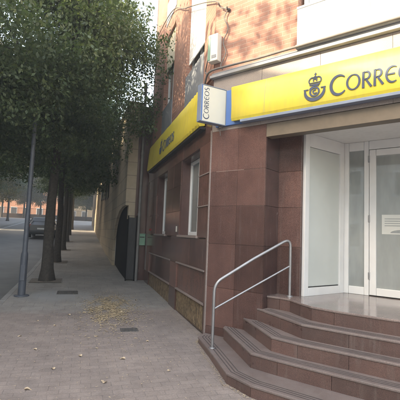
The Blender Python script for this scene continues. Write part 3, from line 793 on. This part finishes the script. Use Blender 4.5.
g.build('gate_panel', 'dark_metal', gate, bevel=.004)
MB().box(-.03, -.001, -.03, .03, 0, 1.98).box(.221, .25, -.03, .03, 0, 1.98).build('gate_frame', 'dark', gate, bevel=.004)
pipe = tag(MB().tube([(0, 0, 0), (0, 0, .3), (0, 0, 6.2)], .042, 12).tube([(0, 0, 2.0), (0, 0, 2.06)], .055, 12).tube([(0, 0, 3.9), (0, 0, 3.96)], .055, 12).build('downpipe', 'pipe', loc=st(11.90, 1.70, zs(11.9))), 'grey vertical downpipe between the beige wall and the granite', 'pipe')
gb = empty('letter_box', st(11.98, 1.83, 1.20), 'green metal box mounted beside the grey downpipe', 'box', rot=AS)
MB().box(-.10, .10, -.06, .03, 0, .34).build('box_body', 'green', gb, bevel=.012)
MB().box(-.07, .07, -.066, -.0605, .24, .265).build('slot', 'dark', gb)
MB().box(-.105, .105, -.07, .035, .341, .36).build('lid', 'green', gb, bevel=.004)

# ------------------------------------------------------------------ trees
def crown_mesh(name, mat, c, rad, nclump, per, leaf, seed, spread=.55, flat=.75, hole=.0):
    g = np.random.default_rng(seed)
    # clump centres: more towards the shell of an uneven ellipsoid
    d = g.normal(size=(nclump*3, 3)); d /= np.linalg.norm(d, axis=1)[:, None]
    r = g.uniform(.25, 1.0, nclump*3)**.55
    lob = 1+.16*np.sin(d[:, 0]*4+seed)+.14*np.sin(d[:, 1]*5+seed*2)+.10*np.sin(d[:, 2]*6+seed*3)
    p = d*(r*lob)[:, None]*np.array(rad)
    keep = (p[:, 2] > -rad[2]*.95)
    cc = p[keep][:nclump]
    N = nclump*per
    idx = np.repeat(np.arange(len(cc)), per); N = len(idx)
    sz = g.uniform(.6, 1.25, len(cc))
    off = np.clip(g.normal(size=(N, 3)), -1.55, 1.55)*spread*.5*sz[idx][:, None]*np.array([1, 1, flat])
    pos = cc[idx]+off-np.array([0, 0, .25])*(np.linalg.norm(off[:, :2], axis=1)**2)[:, None]
    ax = g.normal(size=(N, 3)); ax[:, 2] -= .45; ax /= np.linalg.norm(ax, axis=1)[:, None]
    nn = g.normal(size=(N, 3))*.55+np.array([0, 0, 1.0]); sd = np.cross(ax, nn); sd /= np.linalg.norm(sd, axis=1)[:, None]+1e-9
    up = np.cross(sd, ax)
    L = (leaf*g.uniform(.6, 1.3, N))[:, None]; Wd = L*.26
    v0 = pos-ax*L*.5; v2 = pos+ax*L*.5; v1 = pos+sd*Wd+up*L*.06; v3 = pos-sd*Wd+up*L*.06
    V = np.stack([v0, v1, v2, v3], 1).reshape(-1, 3)+np.array(c)
    me = bpy.data.meshes.new(name); me.vertices.add(4*N); me.vertices.foreach_set('co', V.astype(np.float32).ravel())
    me.loops.add(4*N); me.loops.foreach_set('vertex_index', np.arange(4*N, dtype=np.int32))
    me.polygons.add(N); me.polygons.foreach_set('loop_start', np.arange(0, 4*N, 4, dtype=np.int32)); me.polygons.foreach_set('loop_total', np.full(N, 4, dtype=np.int32))
    me.update(calc_edges=True); me.materials.append(M[mat]); return me, cc+np.array(c)
def trunk_mesh(name, h, r, cc, seed, limbs=14, lean=(0, 0)):
    g = random.Random(seed); mb = MB()
    top = h+1.8
    pts = []; rr = []
    for i in range(14):
        t = i/13; pts.append((lean[0]*t+.05*math.sin(t*7+seed)*t, lean[1]*t+.05*math.cos(t*6+seed)*t, top*t-.15)); rr.append(r*(1.35 if i == 0 else 1.12 if i == 1 else 1-.45*t))
    mb.tube(pts, rr, 14)
    for i in range(14*14):
        v = Vector(mb.v[i]); c_ = Vector(pts[i//14]); fl_ = 1+.10*math.sin(i % 14*1.35+seed)*math.cos(i//14*.9+seed)+g.uniform(-.05, .05)+(.35*max(0, math.sin((i % 14)/14*6.28*4)) if i//14 == 0 else 0)
        w_ = c_+(v-c_)*fl_; mb.v[i] = (w_.x, w_.y, v.z)
    order = list(range(len(cc))); g.shuffle(order)
    for k in order[:limbs]:
        e = Vector(cc[k]); z = h*.95+g.random()*(top-h*.97); t = min(1, max(0, (z+.15)/top)); b = Vector((lean[0]*t, lean[1]*t, z))
        m = b.lerp(e, .5)+Vector((0, 0, .25)); P = bez(b, m, e, 8); mb.tube(P, [r*.42*(1-.85*i/7)+.006 for i in range(8)], 6)
    me = bpy.data.meshes.new(name); me.from_pydata(mb.v, [], mb.f); me.update(); me.polygons.foreach_set('use_smooth', mb.sm); me.materials.append(M['bark']); return me
def tree(loc, crown, trunk, label, group, rot=0.0, scale=1.0):
    t = empty('street_tree', loc, label, 'tree', group, rot); t.scale = (scale,)*3
    for n, me in (('trunk', trunk), ('crown', crown)):
        o = bpy.data.objects.new(n, me); col.objects.link(o); o.parent = t
    return t
GR = 'trees planted along the kerb'
cA, ccA = crown_mesh('crown_a', 'leaf', (-.95, -1.5, 6.05), (3.4, 3.8, 3.2), 420, 420, .092, 3, 1.0, .32)
tA = trunk_mesh('trunk_a', 4.6, .155, ccA, 3, 22)
cB, ccB = crown_mesh('crown_b', 'leaf', (-.3, 0, 6.1), (2.4, 2.6, 3.0), 230, 220, .13, 8, .9, .35)
tB = trunk_mesh('trunk_b', 3.8, .14, ccB, 8, 14)
cC, ccC = crown_mesh('crown_c', 'leaf2', (0, 0, 5.8), (3.2, 3.2, 3.6), 260, 120, .20, 15, .8, .5)
tC = trunk_mesh('trunk_c', 3.2, .15, ccC, 15, 14)
lab = ['large dark green tree nearest the camera, right behind the lamp post', 'second kerbside tree, its trunk just behind the nearest one', 'third kerbside tree in the row along the pavement',
       'fourth kerbside tree in the row, partly hidden by nearer trunks', 'fifth kerbside tree in the row, beside the parked car', 'sixth kerbside tree, close to the far end of the street']
for i, s in enumerate((11.9, 16.6, 21.6, 26.6, 32.5, 40.0)):
    t = tree(st(s, -.84, zs(s)), cA if i == 0 else cB, tA if i == 0 else tB, lab[i], GR, AS+i*1.3 if i else AS, 1.0)
    if i < 4:
        sp = MB(); sp.add([(-.42, -.42, .004), (.42, -.42, .004), (.42, .42, .004), (-.42, .42, .004)], [(0, 1, 2, 3)])
        o = sp.build('soil_pit', 'soil', rot=AS, loc=st(s, -.84, zs(s)+.006)); o.rotation_euler = (math.atan(.02 if s < 14 else .05), 0, AS); tag(o, kind='structure')
G2 = 'trees across the road'
cD, ccD = crown_mesh('dapple_crown', 'leaf2', (0, 0, 6.2), (3.3, 3.3, 3.2), 75, 62, .19, 21, .9, .4)  # sparse crown for two added unseen trees, thinned to dapple the facade
tree(st(4.6, -8.5, 0), cD, tC, 'unseen thin leafed tree added across the road to dapple the entrance wall', G2, 1.0, 1.3)
tree(st(11.2, -8.6, .1), cD, tC, 'unseen thin leafed tree added across the road to dapple the side wall', G2, 3.0, 1.3)
lab2 = ['leafy tree on the far pavement at the left edge', 'tree on the far pavement behind the left edge tree', 'distant tree across the road left of the lamp post', 'distant tree across the road near the street end']
for i, (s, q) in enumerate(((26.5, -8.4), (33, -8.6), (41, -8.4), (52, -8.6))):
    tree(st(s, q, zs(s)), cB if i % 2 else cC, tB if i % 2 else tC, lab2[i], G2, i*2.1, 1.0)
G3 = 'trees beyond the street end'
lab3 = ['tree at the street end in line with the kerbside trunks', 'tree at the street end just beside the beige wall', 'tree at the street end above the parked car', 'tree at the street end left of the lamp post', 'tree at the street end over the middle of the pavement', 'tree at the street end at the far left edge', 'taller tree at the street end between its neighbours over the road'] or ['sunlit tree in the middle of the street end', 'yellowing tree beyond the street end next to the beige wall', 'tree beyond the street end straight above the parked car', 'tree beyond the street end at far left', 'tall background tree behind the wall at the street end']
for i, (s, q, k) in enumerate(((78, -1.6, 1.0), (76, 2.2, .9), (80, -5.5, 1.1), (82, -13, 1.2), (92, 4.5, 1.5))[:0] or ((66, -1.6, .95), (69, 3.4, .9), (68, -6.5, 1.0), (67, -12, 1.05), (71, .8, .95), (71, -17, 1.1), (72, -9.5, 1.1))):
    tree(st(s, q, zs(s)), cC, tC, lab3[i], G3, i*1.7, k)

# ------------------------------------------------------------------ lamp post
lp = empty('lamp_post', st(9.55, -1.17, zs(9.55)), 'slim blue grey lamp post at the kerb, its head lost in the leaves', 'lamp post')
MB().tube([(0, 0, 0), (0, 0, .05), (0, 0, .85), (0, 0, .93), (0, 0, 1.0), (0, 0, 3.0), (0, 0, 4.6)], [.082, .080, .077, .074, .054, .048, .040], 20).build('pole', 'pole', lp)
MB().lathe([(.16, 0), (.16, .018), (.10, .03), (.0, .03)], (0, 0, .002), 20).build('base_plate', 'pole', lp)
MB().box(-.045, .045, -.098, -.07, .35, .70).build('access_door', 'pole', lp, AS, bevel=.004)
MB().tube(bez((0, 0, 4.55), (0, 0, 4.9), (-.5, -.15, 4.95), 9), .028, 10).build('arm', 'pole', lp)
MB().lathe([(0, .1), (.09, .09), (.17, .02), (.15, -.04), (0, -.05)], (-.6, -.18, 4.94), 18).build('lantern', 'grey_metal', lp)

# ------------------------------------------------------------------ parked car
def car(loc, rot, label, paint):
    c = empty('parked_car', loc, label, 'car', rot=rot)
    # cross sections along the car (y), each a ring: half width at sill, shoulder, roof
    secs = [(-2.05, .70, .42, .80, .84, .86, .68), (-1.98, .80, .30, .88, .95, .92, .70), (-1.80, .84, .24, .92, 1.0, 1.12, .66), (-1.45, .86, .22, .93, 1.42, 1.42, .60), (-.6, .87, .22, .93, 1.46, 1.47, .60),
            (.3, .87, .22, .92, 1.40, 1.42, .60), (.95, .86, .22, .92, 1.0, 1.02, .66), (1.6, .84, .24, .86, .90, .92, .68), (2.0, .78, .30, .70, .74, .76, .64), (2.08, .66, .40, .62, .66, .66, .55)]
    mb = MB(); n = 0
    for y, w, zb, zm, zr1, zr2, wr in secs:
        ring = [(-w*.92, zb), (-w, zb+.15), (-w, zm), (-wr-.02, zr1), (-wr*.8, zr2), (wr*.8, zr2), (wr+.02, zr1), (w, zm), (w, zb+.15), (w*.92, zb)]
        mb.v += [(x, y, z) for x, z in ring]
    m = 10
    for i in range(len(secs)-1):
        for j in range(m): mb.f.append((i*m+j, i*m+(j+1) % m, (i+1)*m+(j+1) % m, (i+1)*m+j)); mb.sm.append(False)
    mb.f.append(tuple(range(m))); mb.sm.append(False); mb.f.append(tuple((len(secs)-1)*m+j for j in range(m))[::-1]); mb.sm.append(False)
    b = mb.build('body', paint, c, bevel=.03, seg=3)
    MB().add([(-.56, -1.77, 1.13), (.56, -1.77, 1.13), (.50, -1.49, 1.40), (-.50, -1.49, 1.40)], [(0, 1, 2, 3)]).build('rear_window', 'car_glass', c).location = (0, -.035, .012)
    for sx in (-1, 1):
        MB().extr([(sx*.90, -1.25, .97), (sx*.90, .62, .97), (sx*.69, .25, 1.36), (sx*.69, -1.2, 1.38)], (sx*.012, 0, .004)).build('side_window', 'car_glass', c)
        MB().box(sx*.74-.10, sx*.74+.08, -2.02, -1.93, .74, .94).build('tail_light', 'tail', c, bevel=.015)
        MB().box(sx*.62-.12, sx*.62+.12, 1.98, 2.06, .58, .68).build('headlight', 'plate', c, bevel=.015)
        MB().box(sx*.96-.08, sx*.96+.08, .48, .58, .95, 1.07).build('mirror', paint, c, bevel=.03)
        for y in (-1.25, 1.28):
            prof_ = [(.20, -.10), (.29, -.10), (.31, -.07), (.31, .07), (.29, .10), (.20, .10)]
            t = MB().lathe(prof_, (0, 0, 0), 24)
            w_ = t.build('tyre', 'tyre', None); w_.rotation_euler = (0, R(90), 0); w_.location = (sx*.80, y, .31); w_.parent = c; w_.name = 'wheel'
            MB().lathe([(0, .06), (.06, .07), (.19, .05), (.205, .085), (.205, -.085), (0, -.06)], (0, 0, 0), 24).build('rim', 'steel', w_)
    MB().box(-.26, .26, -2.085, -2.055, .58, .69).build('number_plate', 'plate', c, bevel=.005)
    MB().box(-.84, .84, -2.09, -1.9, .34, .52).build('bumper', 'dark_metal', c, bevel=.04)
    return c
car(st(31.0, -2.62, zs(31.0)-.13), AS, 'dark grey car parked at the kerb behind the tree trunks', 'car_paint')
bpy.data.objects[-1] if False else None

# ------------------------------------------------------------------ street end and far buildings
def block(name, s0, s1, q0, q1, h, label, mat, group=None, wins=True, zb=0.0, face='s'):
    b = empty(name, st(s0, q0, zb), label, 'building', group, rot=AS)
    MB().box(0, q1-q0, 0, s1-s0, -2, h).build('wall', mat, b)
    MB().box(-.15, q1-q0+.15, -.15, s1-s0+.15, h+.003, h+.35).build('roof', 'roof', b)
    if wins:
        k = 0
        for z in np.arange(1.2, h-1.8, 3.0):
            for x in np.arange(1.0, q1-q0-1.6, 2.6):
                fo = MB().box(x, x+1.3, -.06, -.003, z, z+1.5).build('window', 'white_metal', b)
                MB().box(x+.1, x+1.2, -.075, -.061, z+.1, z+1.4).build('pane', 'car_glass', fo); k += 1
                if k > 45: break
            if k > 45: break
        k = 0
        for z in np.arange(1.2, h-1.8, 3.0):
            for y in np.arange(1.2, s1-s0-1.6, 3.0):
                fo = MB().box(q1-q0+.003, q1-q0+.06, y, y+1.3, z, z+1.5).build('window', 'white_metal', b)
                MB().box(q1-q0+.061, q1-q0+.075, y+.1, y+1.2, z+.1, z+1.4).build('pane', 'car_glass', fo); k += 1
                if k > 45: break
            if k > 45: break
    return b
block('brick_building', 92, 104, -34, -4, 9, 'orange brick building beyond the street end above the parked car', 'far_brick', zb=zs(92))
block('ochre_building', 98, 110, -3.6, 18, 13, 'tall ochre building in the distance closing the street', 'ochre', zb=zs(98))
block('apartment_block', 38, 62, -26, -11.5, 24, 'tall orange brick apartment block across the road at upper left', 'far_brick', zb=zs(38))
block('shading_house', -14, 34, -26, -12, 12.5, 'unseen pale rendered block added across the road to shade the street', 'plaster', zb=0)  # added out of view, height set to shade ground and yellow sign
wl = empty('boundary_wall', st(75, -20, zs(75)), 'low dark brick wall with railing closing the end of the street', 'wall', rot=AS)
MB().box(0, 32, 0, .3, -.5, .9).build('wall_base', plain('dark_brick', (.10, .065, .05), .9, var=.25, scale=4), wl)
rb = MB()
for k in range(160): rb.box(.1+k*.2, .13+k*.2, .13, .16, .9, 1.9)
rb.box(0, 32, .12, .17, 1.9, 1.95); rb.build('railing', 'dark_metal', wl)

# ------------------------------------------------------------------ small things on the pavement
def cover(s, q, w, d, label, mat='iron'):
    c = empty('inspection_cover', st(s, q, zs(s)+.004), label, 'cover', rot=AS); c.rotation_euler = (math.atan(.02), 0, AS)
    MB().box(-w/2-.03, w/2+.03, -d/2-.03, d/2+.03, -.02, .003).build('frame', 'iron', c)
    m = MB().box(-w/2, w/2, -d/2, d/2, -.01, .0065)
    for i in range(6):
        for j in range(4): m.box(-w/2+.03+i*(w-.06)/6, -w/2+.03+i*(w-.06)/6+.02, -d/2+.03+j*(d-.06)/4, -d/2+.03+j*(d-.06)/4+.02, .0066, .009)
    m.build('lid', mat, c)
cover(6.46, .86, .22, .14, 'small dark inspection cover in the paving near the leaf pile')
cover(9.95, -.2, .42, .40, 'square inspection cover in pale concrete close to the lamp post')
0 and cover(7.6, 1.62, .34, .22, 'low worn cover in the paving beneath the near cellar grate')

def leaf_quads(pts, sizes, mat, name, seed):
    g = random.Random(seed); mb = MB()
    for (s, q), L in zip(pts, sizes):
        a = g.uniform(0, 6.28); z = zs(s)+.004+g.random()*.012
        c = Vector((q, s, z)); d = Vector((math.cos(a), math.sin(a), g.uniform(-.15, .15))); e = Vector((-math.sin(a), math.cos(a), g.uniform(-.2, .2)))
        W = L*g.uniform(.32, .6); up = Vector((0, 0, L*g.uniform(.02, .18)))
        p = [c-d*L/2+up*.3, c-d*L*.1-e*W/2+up, c+d*L/2, c-d*L*.1+e*W/2+up*.8]
        mb.add(p, [(0, 1, 2), (0, 2, 3)])
    return mb.build(name, mat, rot=AS)
pts = []; sizes = []
while len(pts) < 3900:
    s, q = rng.normal(8.1, .70), rng.normal(.66, .23)
    if .5+.5*math.sin(s*5.1+q*3+1)*math.sin(q*11-s*2.2) < rng.uniform(0, .75): continue
    pts.append((s, q+(s-8.1)*.04)); sizes.append(rng.uniform(.022, .055))
for _ in range(1500):
    pts.append((rng.normal(8.3, 1.6), rng.normal(.6, .55))); sizes.append(rng.uniform(.014, .032))
tag(leaf_quads(pts, sizes, 'litter', 'leaf_litter', 5), 'dry yellow leaf pile spread over the middle of the pavement', 'fallen leaves', kind='stuff')
pts = [(rng.uniform(3.0, 14), rng.uniform(-1.35, 1.85)) for _ in range(1300)]+[(rng.uniform(14, 40), rng.uniform(-1.3, 1.2)) for _ in range(900)]
pts = [(s, q) for s, q in pts if not (q > 1.2 and s > 11.8)]
pts += [(rng.uniform(3, 30), -1.56-abs(rng.normal(0, .12))) for _ in range(0)]
tag(leaf_quads(pts, [rng.uniform(.010, .026) for _ in pts], 'pale_leaf', 'leaf_crumbs', 6), 'tiny pale leaf crumbs scattered over the whole pavement', 'leaf crumbs', kind='stuff')
pts = []
for _ in range(500):
    t = rng.uniform(0, 1); i = rng.integers(0, 5); h = half[0]; a = Vector(h[i]); b = Vector(h[i+1]); p = a.lerp(b, t)
    wp = fr(p.x+rng.normal(-.02, .02), p.y-.03-abs(rng.normal(0, .03))); pts.append((wp.dot(dS), wp.dot(nS)))
for _ in range(350):
    pts.append((rng.uniform(6, 11.8), 1.92-abs(rng.normal(0, .05))))
tag(leaf_quads(pts, [rng.uniform(.008, .022) for _ in pts], 'litter', 'leaf_dust', 9), 'leaf dust gathered along the foot of the steps and granite wall', 'leaf dust', kind='stuff')
big = [(6.50, -.39), (6.85, -.30), (5.65, -.47), (4.36, -.41), (4.61, 1.11), (6.14, .33), (5.3, .1), (5.1, .62), (4.4, .35), (5.8, 1.05), (7.2, -.6), (4.9, -.2), (6.9, 1.5), (3.9, .05), (6.3, -.75), (7.6, -.1), (8.9, 1.3)]
lm = []
for v_ in range(4):
    g = random.Random(v_); L = .075; k = 9; ring = []
    for i in range(2*k):
        t = i/(2*k)*2*math.pi; r_ = L*.5*(1+.25*math.cos(t*3+v_)+.15*g.uniform(-1, 1)); ring.append((r_*math.cos(t), .62*r_*math.sin(t), .012+.010*math.cos(2*t+v_)))
    mb = MB(); mb.add([(0, 0, .006)]+ring, [(0, i+1, (i+1) % (2*k)+1) for i in range(2*k)], True)
    me = bpy.data.meshes.new('fallen_leaf'); me.from_pydata(mb.v, [], mb.f); me.materials.append(M['pale_leaf']); lm.append(me)
for i, (s, q) in enumerate(big):
    o = bpy.data.objects.new('fallen_leaf', lm[i % 4]); col.objects.link(o); o.location = st(s, q, zs(s)+.002)
    o.rotation_euler = (R(rng.uniform(-6, 6)), R(rng.uniform(-6, 6)), rng.uniform(0, 6.28)); k = rng.uniform(.5, .95); o.scale = (k, k, k)
    tag(o, 'single curled pale dry leaf lying on the pavement', 'leaf', 'fallen leaves lying singly on the pavement')

hz = MB().box(-620, 620, -420, 620, -6.0, 28.5).build('glare_haze', 'soil'); tag(hz, kind='stuff')  # haze volume added to lift the shadows in place of lens glare
hm = bpy.data.materials.new('glare_haze'); hm.use_nodes = True; hn = hm.node_tree; hn.nodes.clear()
ho = hn.nodes.new('ShaderNodeOutputMaterial'); hv = hn.nodes.new('ShaderNodeVolumePrincipled'); hv.inputs['Color'].default_value = (.97, .96, .94, 1)
hv.inputs['Density'].default_value = .007; hv.inputs['Anisotropy'].default_value = .3; hn.links.new(hv.outputs[0], ho.inputs['Volume'])
hz.data.materials.clear(); hz.data.materials.append(hm)
# ------------------------------------------------------------------ light, sky, camera
SUN_AZ, SUN_EL = R(-116), R(31)
sd = Vector((math.cos(SUN_EL)*math.sin(SUN_AZ), math.cos(SUN_EL)*math.cos(SUN_AZ), math.sin(SUN_EL)))
L = bpy.data.lights.new('sun', 'SUN'); L.energy = 2.0; L.angle = R(.53); L.color = (1.0, .93, .82)
lo_ = bpy.data.objects.new('sun', L); col.objects.link(lo_); lo_.rotation_euler = sd.to_track_quat('Z', 'Y').to_euler(); lo_.location = (-20, 0, 30)
wd = bpy.data.worlds.new('World'); sc.world = wd; wd.use_nodes = True; nt = wd.node_tree
sky = nt.nodes.new('ShaderNodeTexSky'); sky.sky_type = 'NISHITA'; sky.sun_disc = False
sky.sun_elevation = SUN_EL; sky.sun_rotation = SUN_AZ % (2*math.pi); sky.dust_density = 2.0; sky.air_density = 1.0; sky.ozone_density = 1.0
bg = nt.nodes['Background']; bg.inputs[1].default_value = .15
nt.links.new(sky.outputs[0], bg.inputs[0])

cam = bpy.data.cameras.new('camera'); co = bpy.data.objects.new('camera', cam); col.objects.link(co)
p, r = R(5.14), R(2.3); f0 = Vector((0, math.cos(p), math.sin(p))); u0 = Vector((0, -math.sin(p), math.cos(p))); r0 = Vector((1, 0, 0))
X = r0*math.cos(r)+u0*math.sin(r); Y = -r0*math.sin(r)+u0*math.cos(r)
mw = Matrix.Identity(4)
for i in range(3): mw[i][0] = X[i]; mw[i][1] = Y[i]; mw[i][2] = -f0[i]
mw.translation = Vector((0, 0, 1.6)); co.matrix_world = mw
cam.sensor_width = 36; cam.lens = 36*385/400; cam.clip_end = 2000; cam.clip_start = .05
sc.camera = co
sc.render.resolution_x = sc.render.resolution_y = 1024
vs = sc.view_settings; vs.view_transform = 'Standard'; vs.look = 'None'; vs.exposure = 2.92; vs.use_white_balance = True; vs.white_balance_temperature = 8500; vs.white_balance_tint = 8; vs.gamma = 1; vs.use_curve_mapping = False
